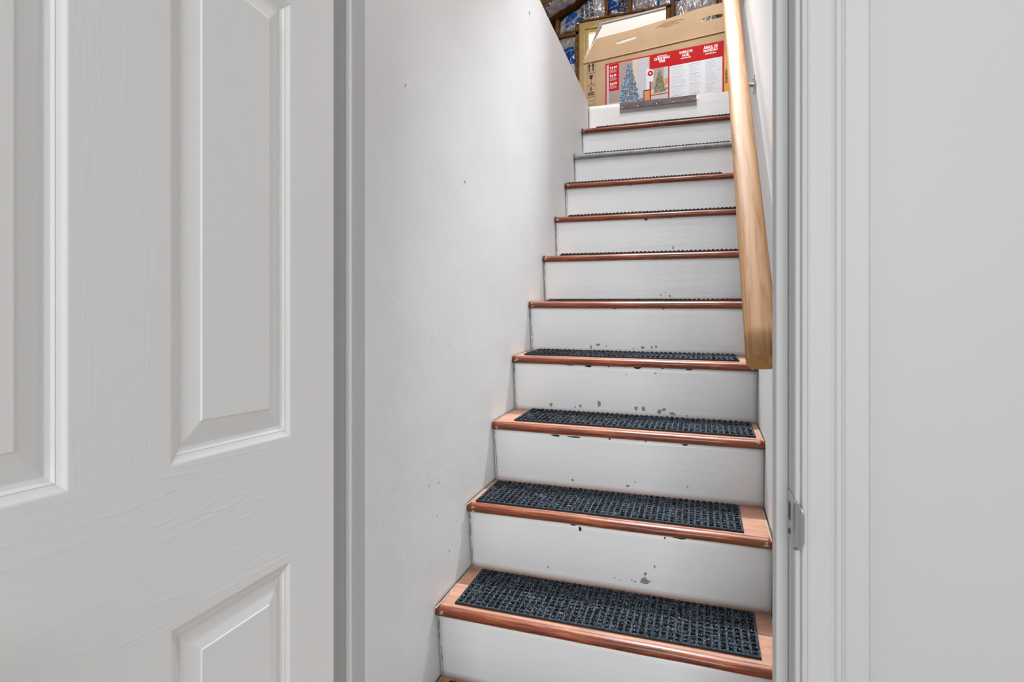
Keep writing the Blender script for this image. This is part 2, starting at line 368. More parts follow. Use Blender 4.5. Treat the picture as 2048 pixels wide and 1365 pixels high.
# ------------------------------------------------------------------ staircase
YK = lambda k: 1.3396 + 0.21 * (k - 1)
ZK = lambda k: EYE - 0.693 + 0.2129 * (k - 1)
ROLL, PIT, W = 0.0215, 0.0663, 0.8284
stair = empty('staircase', (XL, 1.13, 0))
tag(stair, 'steep white-painted staircase with red-brown varnished treads climbing to the attic', 'staircase')
def stair_part(name, bm, mats, world_loc, smooth=False):
    o = obj(name, bm, mats, stair, Vector(world_loc) - Vector(stair.location), smooth=smooth, recalc=True); return o
def tread(k):
    bm = bmesh.new(); rnd = random.Random(k)
    D = 0.262; t = 0.0275; r = t / 2
    prof = [(D, 0), (0.19, 0), (0.10, 0), (0.04, 0), (0.017, -0.0004)] + [(r + 0.001 - (r + .001) * math.sin(R(a)), -r + (r - .0004) * math.cos(R(a))) for a in (20, 38, 56, 74, 90, 108, 126, 146, 168)] + [(0.02, -t), (0.05, -t), (D, -t)]
    nu = 60; rows = []
    for i in range(nu + 1):
        u = 0.0004 + (W - .0008) * i / nu; row = []
        for j, (v, z) in enumerate(prof):
            wv = 0.0012 * noise.noise(Vector((u * 9, k * 3.3, j * 0.3)))
            row.append(bm.verts.new((u, v + (wv if j > 3 else 0), z - ROLL * u + PIT * v + (0.0010 * noise.noise(Vector((u * 5, k * 7.1, v * 10))) if j > 3 else 0))))
        rows.append(row)
    n = len(prof)
    for i in range(nu):
        u = W * (i + .5) / nu
        for j in range(n):
            a, b = rows[i], rows[i + 1]; j2 = (j + 1) % n
            f = bm.faces.new((a[j], a[j2], b[j2], b[j])); f.smooth = 3 <= j <= 13
            top = j < 4
            mi = 1 if top else 0
            f.material_index = mi
    bm.faces.new(rows[0]); bm.faces.new(rows[-1][::-1])
    # leftovers of cream paint at both ends of the nosing, along the wall and at the riser foot
    cream = lambda u, v, wu, wv, s: blob(bm, Vector((u, v, 0.0008 - ROLL * u + PIT * v)), Vector((1, 0, -ROLL)), Vector((0, 1, PIT)), wu, wv, 2, s)
    for u in (0.0050, W - 0.0050):
        for q in range(9): cream(u + rnd.uniform(-.001, .001), 0.012 + q * 0.026, rnd.uniform(.0025, .0060), 0.050, k * 50 + q)
    vb = 0.0
    for side in (0, 1):
        for q in range(3):
            u = 0.011 + rnd.uniform(0, .010) if side == 0 else W - 0.011 - rnd.uniform(0, .010)
            zc_ = -r + rnd.uniform(-.009, .009)
            blob(bm, Vector((u, -0.0022 + 0.006 * abs(zc_ + r) / r, zc_ - ROLL * u)), Vector((1, 0, 0)), Vector((0, .25 * (1 if zc_ > -r else -1), 1)), rnd.uniform(.006, .014), rnd.uniform(.003, .007), 2, k * 91 + q + 7 * side)
    # dark shrinkage gap along each wall
    for u0 in (0.0006, W - 0.0026):
        z_ = lambda v: 0.0015 - ROLL * u0 + PIT * v
        bm.faces.new([bm.verts.new(p) for p in ((u0, 0.004, z_(.004)), (u0 + .002, 0.004, z_(.004)), (u0 + .0022, D - .02, z_(D - .02)), (u0, D - .02, z_(D - .02)))]).material_index = 3
    mats = [M['nosing'], M['treadtop'], M['caulk'], M['gapdark']]
    if k == 9: mats = [M['greypaint'], M['greypaint'], M['caulk'], M['gapdark']]
    o = stair_part('tread', bm, mats, (XL, YK(k), ZK(k)))
    if k == 9: o['label'] = 'tread with a grey-painted nosing'
    return o
# paint chips: (riser, px, py, w px, h px, 1 grey / 2 black)
chips = []
for l, k, mi in (("1101,810,6,7 1160,813,5,6 1198,809,8,13 1272,818,7,10 1287,819,7,9 1318,825,8,9 1327,820,8,6 1345,829,12,7 1374,833,4,3 1149,815,4,3", 4, 1),
                 ("1181,695,4,7 1196,690,7,5 1212,693,3,3 1266,697,3,3 1285,696,7,5 1303,695,4,5 1312,694,4,6", 5, 1),
                 ("1290,1150,6,8 1289,1166,15,13 1290,1158,5,3 1299,1166,8,3 1270,1166,4,3 1263,1163,3,3 1240,1162,3,2 1095,1137,4,4 1309,1134,4,6 1228,1158,3,3", 2, 1),
                 ("1144,962,5,5 1255,974,7,5 1375,975,4,3 1270,966,3,3", 3, 1),
                 ("1346,495,3,6 1262,510,2,2", 7, 1), ("1321,590,4,3 1340,592,4,4 1330,585,2,3", 6, 1), ("1311,747,5,3 1253,750,3,2", 4, 1),
                 ("1161,1052,7,10 1148,1044,12,3 1358,1070,22,4 1330,1070,3,5", 2, 2), ("1112,866,17,4 1150,869,24,3 1220,873,5,3 1371,885,13,3 1292,878,4,2", 3, 2),
                 ("1140,725,27,6 1178,729,14,5 1275,733,15,5 1325,734,5,3 1378,736,12,4 1252,731,3,3 1218,730,4,3", 4, 2),
                 ("1155,612,5,2 1230,614,9,4 1278,613,5,2 1327,615,4,3 1384,614,4,5", 5, 2),
                 ("1187,518,7,4 1229,518,9,3 1257,517,4,3 1288,516,4,3 1312,516,5,3 1343,515,8,3 1384,513,13,4", 6, 2),
                 ("1200,438,5,6 1251,436,6,5 1293,435,9,6 1341,432,9,5 1373,429,3,3 1385,428,4,3", 7, 2),
                 ("1212,370,3,4 1261,367,5,5 1307,362,4,3 1342,361,6,5 1381,357,18,4", 8, 2),
                 ("1225,309,3,5 1262,306,4,3 1303,303,7,4 1345,299,4,3 1393,295,7,3", 9, 2),
                 ("1233,257,8,4 1264,255,6,4 1291,252,7,4 1325,248,10,4 1355,244,5,3 1391,241,9,4", 10, 2),
                 ("1208,1250,10,2 1240,1293,6,2", 1, 2)):
    for c in l.split(): chips.append((k, *[float(v) for v in c.split(',')], mi))
RT, RB_ = 0.0165, 0.036                 # how far the riser's top and foot stand behind its nosing
def riser(k):
    bm = bmesh.new(); rnd = random.Random(k * 13)
    RB = RB_ if k < 11 else 0.020
    zt = -0.026 + PIT * RT; zb = -0.2129 + PIT * (0.21 + RB)
    if k == 11: zt = 0.0; zb = -0.205
    nu, nz = 50, 10; g = []
    for i in range(nu + 1):
        u = 0.0015 + (W - 0.003) * i / nu; colu = []
        for j in range(nz + 1):
            t = j / nz; v = RT + (RB - RT) * t; z = zt + (zb - zt) * t - ROLL * u
            colu.append(bm.verts.new((u, v + 0.0009 * noise.noise(Vector((u * 6, z * 9, k * 5))), z)))
        g.append(colu)
    for i in range(nu):
        for j in range(nz): bm.faces.new((g[i][j], g[i][j + 1], g[i + 1][j + 1], g[i + 1][j])).smooth = True
    # thickness
    b = [bm.verts.new((u, v + 0.016, z - ROLL * u)) for u, v, z in ((.0015, RT, zt), (.0015, RB, zb), (W - .0015, RB, zb), (W - .0015, RT, zt))]
    bm.faces.new(b); bm.faces.new([b[0], b[3]] + [g[i][0] for i in range(nu, -1, -1)]); bm.faces.new([b[1], b[2]] + [g[i][nz] for i in range(nu, -1, -1)])
    bm.faces.new([b[0], b[1]] + [g[0][j] for j in range(nz, -1, -1)]); bm.faces.new([b[3], b[2]] + [g[nu][j] for j in range(nz, -1, -1)])
    # chips
    for (kk, px, py, wp, hp, mi) in chips:
        if kk != k: continue
        yv = YK(k) + RT + 0.4 * (RB - RT)
        for _ in range(3):
            if _ == 0 and mi == 2: py += 3.0 * (1.6 if k < 4 else 1)
        p = at_y(px, py, yv); t = ((p.z - ZK(k) + ROLL * (p.x - XL)) - zt) / (zb - zt); t = max(0.0, min(1, t)); yv = YK(k) + RT + (RB - RT) * t
        s = (p.y * C - p.x * S) / FPX
        blob(bm, Vector((p.x - XL, yv - YK(k) - 0.0012, p.z - ZK(k))), Vector((1.05, 0, -ROLL)), Vector((0, -(RB - RT) / 0.19, 1)), wp * s * 1.1, hp * s * 1.15, mi, int(px * 7 + py))
    # jagged dark crack between riser and wall, with a sliver of loose paint
    z = zt; u = 0.0035
    while z > zb + 0.01 and k < 11:
        dz = rnd.uniform(0.006, 0.02); u2 = max(0.002, min(0.008, u + rnd.uniform(-.002, .0022))); z2 = z - dz
        wd = rnd.uniform(0.0005, 0.0016) * (1.6 if z > zt - 0.03 else 1)
        f0 = lambda zz_: RT + (RB - RT) * (zz_ - zt) / (zb - zt) - 0.0013
        if rnd.random() < 0.8:
            bm.faces.new([bm.verts.new(p) for p in ((u, f0(z), z), (u + wd, f0(z), z), (u2 + wd * .7, f0(z2), z2), (u2, f0(z2), z2))]).material_index = 2
        z, u = z2, u2
    return stair_part('riser', bm, [M['riser'], M['chipgrey'], M['chipblack']], (XL, YK(k), ZK(k)))
for k in range(0, 11): tread(k)
for k in range(0, 12): riser(k)

# dark brown edging strip screwed to the attic floor's edge at the head of the stairs
bm = bmesh.new()
prism(bm, [(-0.470, 3.436, 2.5435), (-0.470, 3.436, 2.510), (-0.033, 3.436, 2.502), (-0.033, 3.436, 2.536)], (0, 0.006, 0))
st_ = obj('edging_strip', bm, M['brownstrip'], None)
bm = bmesh.new()
tag(st_, 'dark brown edging strip with screws on the topmost white riser below the box', 'edging strip')
for sx, sz in ((-0.457, 2.516), (-0.365, 2.514), (-0.255, 2.513), (-0.163, 2.513), (-0.045, 2.512)):
    bm = bmesh.new(); bmesh.ops.create_uvsphere(bm, u_segments=12, v_segments=8, radius=0.0042, matrix=Matrix.Translation((sx, 3.4362, sz)) @ Matrix.Diagonal((1, .5, 1, 1)))
    obj('screw', bm, M['screw'], st_, smooth=True)
# landing board carried by the strip's riser: proud board at its right end
bm = bmesh.new()
prism(bm, [(-0.024, 3.4525, 2.538), (-0.024, 3.4525, 2.372), (0.160, 3.4525, 2.368), (0.160, 3.4525, 2.534)], (0, 0.003, 0))
stair_part('landing_board', bm, M['riser'], (0, 0, 0))
bm = bmesh.new(); prism(bm, [(XL + .002, 3.474, 2.548), (XL + .002, 3.474, 2.50), (XR - .002, 3.474, 2.48), (XR - .002, 3.474, 2.536)], (0, 0.024, 0)); struct('trim_9', bm, M['riser'])

# ------------------------------------------------------------------ stair mats
def mat_mesh(w_, d_, seed, nx=44, ny=11):
    """waffle carpet pad: rubber-edged base with raised square tufts"""
    bm = bmesh.new(); rnd = random.Random(seed)
    h0, h1 = 0.0045, 0.0085
    box(bm, 0, w_, 0, d_, 0, h0 - 0.0006, 2)
    e = 0.004
    vs = [bm.verts.new(p) for p in ((e * .4, e * .4, h0), (w_ - e * .4, e * .4, h0), (w_ - e * .4, d_ - e * .4, h0), (e * .4, d_ - e * .4, h0))]
    bm.faces.new(vs).material_index = 1
    cx, cy = (w_ - 2 * e) / nx, (d_ - 2 * e) / ny
    for i in range(nx):
        for j in range(ny):
            x, y = e + cx * i, e + cy * j; g = 0.15
            a, b_, c_, d2 = x + cx * g, x + cx * (1 - g), y + cy * g, y + cy * (1 - g); hh = h1 + rnd.uniform(-.0006, .0006); q = 0.0016
            lo = [bm.verts.new(p) for p in ((a, c_, h0), (b_, c_, h0), (b_, d2, h0), (a, d2, h0))]
            hi = [bm.verts.new(p) for p in ((a + q, c_ + q, hh), (b_ - q, c_ + q, hh), (b_ - q, d2 - q, hh), (a + q, d2 - q, hh))]
            bm.faces.new(hi)
            for t in range(4): bm.faces.new((lo[t], lo[(t + 1) % 4], hi[(t + 1) % 4], hi[t]))
    return bm
# (tread, u of left front corner, v of front edge, twist, lift of the back edge, label)
mats_ = [
 (0, 0.035, 0.032, 0.0, 0, 'black carpet mat on the lowest tread, only its corner in view at the bottom'),
 (1, 0.043, 0.031, 0.0, 0, 'black-blue ribbed carpet mat on the second tread up, largest and nearest in view'),
 (2, 0.020, 0.022, 0.4, 0, 'black-blue ribbed carpet mat on the third tread up, second largest in view'),
 (3, 0.066, 0.038, -0.3, 0, 'dark ribbed carpet mat on the fourth tread up, whole width still seen from above'),
 (4, 0.034, 0.040, 0, 0, 'thin-looking black carpet mat on the tread level with the lower end of the handrail'),
 (5, 0.068, 0.025, 0, 0, 'black carpet mat seen edge-on at eye height, first tread above the handrail end'),
 (6, 0.071, 0.020, 0, 0, 'black carpet mat edge on the second tread above the handrail end'),
 (7, 0.062, 0.016, 0, 0, 'black carpet mat edge on the third tread above the handrail end'),
 (8, 0.006, 0.020, 0, 0, 'black carpet mat edge on the tread just below the grey-painted one'),
 (9, 0.052, 0.022, 0, 0, 'black carpet mat edge on the grey-painted tread'),
 (10, 0.082, 0.014, 0, 0.0, 'black scalloped carpet mat on the highest tread, below the brown edging strip')]
for (k, u, v, tw, lift, lab) in mats_:
    bm = mat_mesh(0.742, 0.197, k)
    o = obj('stair_mat', bm, [M['carpet'], M['groove'], M['rubber']], recalc=True)
    ex = Vector((1, 0, -ROLL)).normalized(); ey = Vector((0, 1, PIT)); ey = (ey - ex * ey.dot(ex)).normalized(); ez = ex.cross(ey)
    rot = Matrix((ex, ey, ez)).transposed().to_4x4() @ Matrix.Rotation(R(tw), 4, 'Z')
    o.matrix_world = Matrix.Translation(Vector((XL + u, YK(k) + v, ZK(k) - ROLL * u + PIT * v)) + ez * 0.0012) @ rot
    tag(o, lab, 'stair mat', 'dark ribbed carpet mats on the stair treads')

# ------------------------------------------------------------------ handrail
hr = empty('handrail', (0.108, 1.16, EYE - 0.04))
tag(hr, 'pale pine handrail running up the right stairwell wall', 'handrail')
bm = bmesh.new()
d = Vector((0, 1, 1.09)).normalized(); nrm = Vector((0, -d.z, d.y))
LEN = 3.05; NS = 40; NC = 32
rings = []
for i in range(NS + 1):
    t = i / NS; cen = d * (LEN * t)
    ring_ = []
    for j in range(NC):
        a = 2 * math.pi * j / NC; ca, sa = math.cos(a), math.sin(a); e = 2 / 2.5
        x = 0.0305 * (abs(ca) ** e) * (1 if ca >= 0 else -1); z = 0.0205 * (abs(sa) ** e) * (1 if sa >= 0 else -1)
        ring_.append(bm.verts.new(cen + Vector((x, 0, 0)) + nrm * z))
    rings.append(ring_)
for i in range(NS):
    for j in range(NC): bm.faces.new((rings[i][j], rings[i][(j + 1) % NC], rings[i + 1][(j + 1) % NC], rings[i + 1][j])).smooth = True
bm.faces.new(rings[0]).material_index = 1; bm.faces.new(rings[-1][::-1]).material_index = 1
# rotate the grain frame: build the rail along local y, then tip it up
inv = Matrix.Rotation(-math.atan(1.09), 4, 'X'); bm.transform(inv)
rl = obj('rail', bm, [M['pine'], M['pineend']], hr, (0, 0, 0), (math.atan(1.09), 0, 0))
def bracket(yc, zc_):
    b0 = Vector(hr.location)
    o = None
    bm = bmesh.new(); box(bm, XR - .0045 - b0.x, XR - .0012 - b0.x, yc - .015 - b0.y, yc + .015 - b0.y, zc_ - .029 - b0.z, zc_ + .029 - b0.z, 0, 0.001)
    o = obj('bracket', bm, M['steel'], hr)
    o['label'] = 'satin metal wall bracket'
    bm = bmesh.new()
    zr = b0.z + 1.09 * (yc - b0.y) - 0.034
    pts = [Vector((XR - .004, yc, zc_)), Vector((XR - .025, yc, zc_ + .004)), Vector((XR - .045, yc, zc_ + .018)), Vector((0.112, yc, zr))]
    for a, b in zip(pts, pts[1:]): cyl(bm, a - b0, b - b0, 0.0065, n=12)
    a = obj('bracket_arm', bm, M['steel'], o)
    for dz in (-.021, .021):
        bm = bmesh.new(); bmesh.ops.create_uvsphere(bm, u_segments=10, v_segments=6, radius=0.004, matrix=Matrix.Translation(Vector((XR - .0048, yc, zc_ + dz)) - b0))
        obj('screw', bm, M['screw'], o, smooth=True)
bracket(2.08, EYE + 0.865); bracket(1.37, EYE + 0.10)

# ------------------------------------------------------------------ attic shell
def roof_z(x): return 4.715 - 0.5 * x if x > 0.0 else 4.715 + 0.5 * x
GY = 5.0
# gable wall with a window opening
WX0, WX1, WZ0, WZ1 = -1.04, -0.294, 3.05, 3.948
bm = bmesh.new()
box(bm, -2.7, WX0, GY + .09, GY + .12, 2.55, 4.6); box(bm, WX1, 3.0, GY + .09, GY + .12, 2.55, 4.6); box(bm, WX0, WX1, GY + .09, GY + .12, 2.55, WZ0); box(bm, WX0, WX1, GY + .09, GY + .12, WZ1, 4.6)
box(bm, -2.6, 2.9, GY + .09, GY + .12, 4.6, 4.75)
M['kraft'] = wood('kraft_board', lin('6b4a2a'), lin('8f6a40'), lin('b08a58'), 0.8, (3, 3, 3), 9, 0.3)
gable = struct('wall_gable', bm, M['kraft'])
def stud(x0, x1, z0, z1, y0=GY - 0.005):
    bm = bmesh.new(); box(bm, x0, x1, y0, GY + .088, z0, z1, 0, 0.003); obj('stud', bm, M['stud'], gable)
for x in (-1.86, -1.26, -0.815, -0.615, -0.255, 0.12): stud(x, x + 0.03, 3.955 if -1.04 < x < -0.3 else 2.56, min(4.6, roof_z(x) - .05))
stud(-1.228, -1.045, 3.855, 3.885); stud(-1.075, -1.042, 2.56, 3.95); stud(-0.29, -0.258, 2.56, 3.95)
bm = bmesh.new(); prism(bm, [(x, GY - .035, roof_z(x) - d_) for x, d_ in ((-2.5, .052), (-.05, .052), (-.05, .002), (-2.5, .002))], (0, 0.12, 0)); obj('rake_board', bm, M['stud'], gable)
stud(-1.04, -0.29, 3.950, 3.962, GY - 0.03)
# white board partition to the right of the stair head
M['drywall'] = paint('drywall', (0.6, 0.6, 0.6, 1), 0.8)
bm = bmesh.new(); prism(bm, [(0.15, GY - .06, 2.551), (0.9, GY - .06, 2.551), (0.9, GY - .06, 3.3), (0.322, GY - .06, 3.84), (0.30, GY - .06, 3.93), (0.15, GY - .06, 4.1)], (0, 0.012, 0)); struct('wall_partition', bm, M['drywall'])
# roof slopes (undersides) and closing walls
def roof(name, xs):
    bm = bmesh.new(); x0, x1 = xs
    prism(bm, [(x0, -0.6, roof_z(x0)), (x1, -0.6, roof_z(x1)), (x1, -0.6, roof_z(x1) + .03), (x0, -0.6, roof_z(x0) + .03)], (0, 5.8, 0))
    return struct(name, bm, M['stud'])
rfl = roof('ceiling_left', (-2.9, 0.0)); rfr = roof('ceiling_right', (0.0, 3.1))
bm = bmesh.new(); box(bm, -2.72, -2.68, -0.6, 5.1, 2.55, 3.35); struct('wall_knee_left', bm, M['kraft'])
bm = bmesh.new(); box(bm, 2.98, 3.02, -0.6, 5.1, 2.55, 3.2); struct('wall_knee_right', bm, M['kraft'])
bm = bmesh.new(); box(bm, -2.7, 3.0, -0.64, -0.60, 2.55, 4.7); struct('wall_rear', bm, M['kraft'])
bm = bmesh.new(); box(bm, -2.7, 3.0, -0.6, 0.80, 2.605, 2.64); struct('ceiling', bm, M['hallwall'])
for y in (1.6, 2.2, 2.8, 3.41, 4.02, 4.61):       # rafters under the left slope
    bm = bmesh.new(); x0, x1 = -2.66, -0.02
    prism(bm, [(x0, y, roof_z(x0) - .13), (x1, y, roof_z(x1) - .13), (x1, y, roof_z(x1) - .002), (x0, y, roof_z(x0) - .002)], (0, 0.04, 0)); obj('rafter', bm, M['stud'], rfl)

# window
win = empty('window_1', (WX0, GY + .02, WZ0)); win['kind'] = 'structure'
def frame(bm, x0, x1, z0, z1, t, y0, y1):
    for a in ((x0, x1, z1 - t, z1), (x0, x1, z0, z0 + t), (x0, x0 + t, z0 + t, z1 - t), (x1 - t, x1, z0 + t, z1 - t)):
        box(bm, a[0], a[1], y0, y1, a[2], a[3], 0, 0.002)
ww, wh = WX1 - WX0, WZ1 - WZ0
bm = bmesh.new(); frame(bm, 0.001, ww - .001, 0.001, wh - .001, 0.045, -0.03, 0.069); obj('window_frame', bm, M['framewood'], win)
bm = bmesh.new(); frame(bm, 0.047, ww - .047, 0.047, wh - .047, 0.028, 0.012, 0.05); obj('sash', bm, M['framewood'], win)
M['pane'] = mat('window_pane', (0.95, 0.97, 1, 1), 0.02); P(M['pane']).inputs['Transmission Weight'].default_value = 1.0; P(M['pane']).inputs['IOR'].default_value = 1.02
bm = bmesh.new(); box(bm, 0.074, ww - .074, 0.028, 0.031, 0.074, wh - .074); obj('pane', bm, M['pane'], win)

# ------------------------------------------------------------------ insulation batts
def foil():
    m = mat('silver_plastic_film', lin('e8e9ec'), 0.30, 0.38, 0.8)
    mp = coords(m)
    n = N(m, 'ShaderNodeTexNoise'); n.inputs['Scale'].default_value = 8; n.inputs['Detail'].default_value = 3; n.inputs['Distortion'].default_value = 1.6
    mp2 = N(m, 'ShaderNodeMapping'); mp2.inputs['Scale'].default_value = (2.2, 1, 0.8); mp2.inputs['Rotation'].default_value = (0, 0.35, 0)
    L(m, mp, 'Vector', mp2, 'Vector'); L(m, mp2, 'Vector', n, 'Vector')
    v = N(m, 'ShaderNodeTexVoronoi'); v.inputs['Scale'].default_value = 7; L(m, mp2, 'Vector', v, 'Vector')
    b = bump(m, n, 'Fac', 0.9, 0.03); b2 = bump(m, v, 'Distance', 0.5, 0.03, b); L(m, b2, 'Normal', P(m), 'Normal')
    r = ramp(m, [(0.3, lin('c4c7ce')), (0.6, lin('f2f3f6'))]); L(m, n, 'Fac', r, 'Fac'); L(m, r, 'Color', P(m), 'Base Color')
    return m
M['foil'] = foil(); M['blue'] = mat('blue_print', lin('1a5cc8'), 0.3); M['navy'] = mat('dark_blue_print', lin('24406f'), 0.35)

def text_geo(s, size=1.0, bold=0.0, shear=0.0):
    cu = bpy.data.curves.new('t', 'FONT'); cu.body = s; cu.size = size; cu.offset = bold; cu.align_x = 'LEFT'; cu.resolution_u = 3; cu.shear = shear
    o = bpy.data.objects.new('t', cu); col.objects.link(o)
    dg = bpy.context.evaluated_depsgraph_get(); ev = o.evaluated_get(dg); me = ev.to_mesh()
    vs = [v.co.copy() for v in me.vertices]; fs = [list(p.vertices) for p in me.polygons]
    ev.to_mesh_clear(); bpy.data.objects.remove(o); bpy.data.curves.remove(cu)
    return vs, fs
def put_text(bm, s, origin, ax, ay, size, mi, bold=0.0, xs=1.0, fit=None, center=False, shear=0.0, fine=None):
    """lettering as thin flat faces on a plane: origin, ax and ay are vectors in the target's own frame"""
    vs, fs = text_geo(s, 1.0, bold / max(size, 1e-6), shear)
    if not vs: return
    mx = max(v.x for v in vs); mn = min(v.x for v in vs)
    kx = size * xs
    if fit: kx = fit / (mx - mn)
    off = -(mx + mn) / 2 if center else -mn
    tb = bmesh.new(); tv = [tb.verts.new((v.x + off, v.y, 0)) for v in vs]
    for f in fs:
        try: tb.faces.new([tv[i] for i in f])
        except ValueError: pass
    if fine:
        for _ in range(fine):
            bmesh.ops.triangulate(tb, faces=tb.faces[:]); es = [e for e in tb.edges if e.calc_length() > 0.09]
            if es: bmesh.ops.subdivide_edges(tb, edges=es, cuts=1)
        bmesh.ops.triangulate(tb, faces=tb.faces[:])
    m_ = {}
    for v in tb.verts: m_[v] = bm.verts.new(origin + ax * (v.co.x * kx) + ay * (v.co.y * size))
    for f in tb.faces:
        try: bm.faces.new([m_[v] for v in f.verts]).material_index = mi
        except ValueError: pass
    tb.free()
def batt(corners, depth, label, prints=(), seed=0, amp=0.032, name='insulation_batt', m=None):
    """crumpled film-faced batt between four corners (bl, br, tr, tl); prints are laid on its crumpled face"""
    bl, br, tr, tl = [Vector(c) for c in corners]; nrm_ = (br - bl).cross(tl - bl).normalized()
    def surf(s, t):
        p = bl.lerp(br, s).lerp(tl.lerp(tr, s), t)
        q = p * 1.0
        edge = min(1, 7 * min(s, 1 - s)) * min(1, 7 * min(t, 1 - t))
        h = depth * (0.45 + 0.55 * edge ** 0.6)
        r_ = noise.ridged_multi_fractal(Vector((q.x * 5 + seed, q.y * 5, q.z * 3.2)), 0.9, 2.1, 4, 1.0, 2.0)
        h += amp * (r_ * 0.5 - 0.5) + amp * .6 * noise.noise(q * 11 + Vector((seed, 0, 0)))
        return p + nrm_ * h
    n = 46; bm = bmesh.new()
    g = [[bm.verts.new(surf(i / n, j / n)) for j in range(n + 1)] for i in range(n + 1)]
    for i in range(n):
        for j in range(n): bm.faces.new((g[i][j], g[i + 1][j], g[i + 1][j + 1], g[i][j + 1])).smooth = True
    b = [bm.verts.new(p) for p in (bl, br, tr, tl)]
    bm.faces.new(b[::-1])
    bm.faces.new([b[0], b[1]] + [g[i][0] for i in range(n, -1, -1)]); bm.faces.new([b[3], b[2]][::1] + [g[i][n] for i in range(n, -1, -1)])
    bm.faces.new([b[0], b[3]] + [g[0][j] for j in range(n, -1, -1)]); bm.faces.new([b[1], b[2]] + [g[n][j] for j in range(n, -1, -1)])
    bmesh.ops.recalc_face_normals(bm, faces=bm.faces[:])
    o = obj(name, bm, m or M['foil'], recalc=False)
    tag(o, label, 'insulation', 'silver insulation batts packed round the attic window')
    if prints:
        bm = bmesh.new()
        wv, hv = (br - bl).length, (tl - bl).length
        for (s, t, rotd, size, txt, mi, bold, sh) in prints:
            a = R(rotd); tb = bmesh.new()
            put_text(tb, txt, Vector((0, 0, 0)), Vector((1, 0, 0)), Vector((0, 1, 0)), size, mi, bold, shear=sh, fine=4)
            mp_ = {}
            for v in tb.verts:
                x, y = v.co.x, v.co.y; u_ = s + (x * math.cos(a) - y * math.sin(a)) / wv; w_ = t + (x * math.sin(a) + y * math.cos(a)) / hv
                if 0.01 < u_ < 0.99 and 0.01 < w_ < 0.99: mp_[v] = bm.verts.new(surf(u_, w_) + nrm_ * 0.006)
            for f in tb.faces:
                if all(v in mp_ for v in f.verts): bm.faces.new([mp_[v] for v in f.verts]).material_index = mi
            tb.free()
        obj('printed_lettering', bm, [M['blue'], M['navy']], o, recalc=True)['label'] = 'blue lettering on the silver film'
    return o
gy = GY + 0.04
V = lambda x, z, y=gy: (x, y, z)
batt([V(-1.23, 3.885), V(-0.812, 3.965), V(-0.816, 4.22), V(-1.222, 4.01)], 0.045, 'silver insulation batt with a large blue logo left of and above the window top',
     [(0.42, 0.12, 100, 0.145, 'JM', 0, 0.005, 0), (0.56, 0.26, 97, 0.036, 'Fiber Glas', 1, 0.0004, 0.3), (0.66, 0.30, 97, 0.040, 'HOME', 1, 0.0008, 0), (0.77, 0.20, 97, 0.040, 'INSULATION', 1, 0.0008, 0)], 1)
batt([V(-1.24, 3.30), V(-1.078, 3.30), V(-1.078, 3.853), V(-1.24, 3.853)], 0.04, 'narrow silver batt with blue logo left of the window frame, under the brown blocking',
     [(0.22, 0.82, -78, 0.15, 'JM', 0, 0.005, 0)], 2)
batt([V(-0.783, 3.968), V(-0.617, 3.968), V(-0.617, 4.33), V(-0.783, 4.26)], 0.045, 'narrow silver batt with a blue letter J above the window, second from the left',
     [(0.42, 0.06, 88, 0.13, 'JM', 0, 0.004, 0), (0.64, 0.06, 88, 0.042, 'Fiber', 1, 0.001, 0.3), (0.81, 0.06, 88, 0.042, 'HOME', 1, 0.001, 0), (0.97, 0.05, 88, 0.042, 'INSULATION', 1, 0.001, 0)], 3)
batt([V(-0.583, 3.975), V(-0.257, 3.985), V(-0.257, 4.50), V(-0.583, 4.34)], 0.055, 'wide silver batt above the right half of the window, blue print at its right',
     [(0.60, 0.05, 10, 0.14, 'JM', 0, 0.004, 0)], 4, 0.03)
batt([V(-0.220, 3.70), V(0.113, 3.70), V(0.113, 4.50), V(-0.220, 4.48)], 0.05, 'crumpled silver batt with blue lettering right of the window, above the cardboard flap',
     [(0.10, 0.36, 60, 0.05, 'INSULATION', 0, 0.003, 0), (0.30, 0.38, 62, 0.05, 'HOME', 0, 0.003, 0), (0.6, 0.36, 75, 0.10, 'JM', 1, 0.004, 0)], 5, 0.03)
# batts between the rafters of the left roof slope
def slope_batt(y0, y1, x0, x1, label, prints, seed, m=None, dep=0.05):
    z = lambda x: roof_z(x) - 0.012
    return batt([(x0, y0, z(x0)), (x0, y1, z(x0)), (x1, y1, z(x1)), (x1, y0, z(x1))][::-1] if False else [(x0, y1, z(x0)), (x1, y1, z(x1)), (x1, y0, z(x1)), (x0, y0, z(x0))], dep, label, prints, seed, 0.03, m=m)
slope_batt(4.66, 4.955, -1.9, -0.9, 'silver batt with blue letters on the roof slope next to the gable', [(0.15, 0.30, 0, 0.13, 'JM JM JM', 0, 0.005, 0), (0.15, 0.72, 0, 0.06, 'HOME INSULATION HOME', 1, 0.001, 0)], 6)
M['kraftfilm'] = wood('brown_kraft_facing', lin('6e5138'), lin('9a7c60'), lin('c9b7a2'), 0.35, (4, 4, 4), 7, 0.6)
slope_batt(4.07, 4.60, -1.9, -0.9, 'crumpled brown kraft-faced batt on the roof slope at the top left', (), 7, M['kraftfilm'], 0.06)
slope_batt(3.46, 4.01, -1.9, -0.9, 'crumpled brown kraft-faced batt on the roof slope, nearest to the stairs', (), 8, M['kraftfilm'], 0.06)

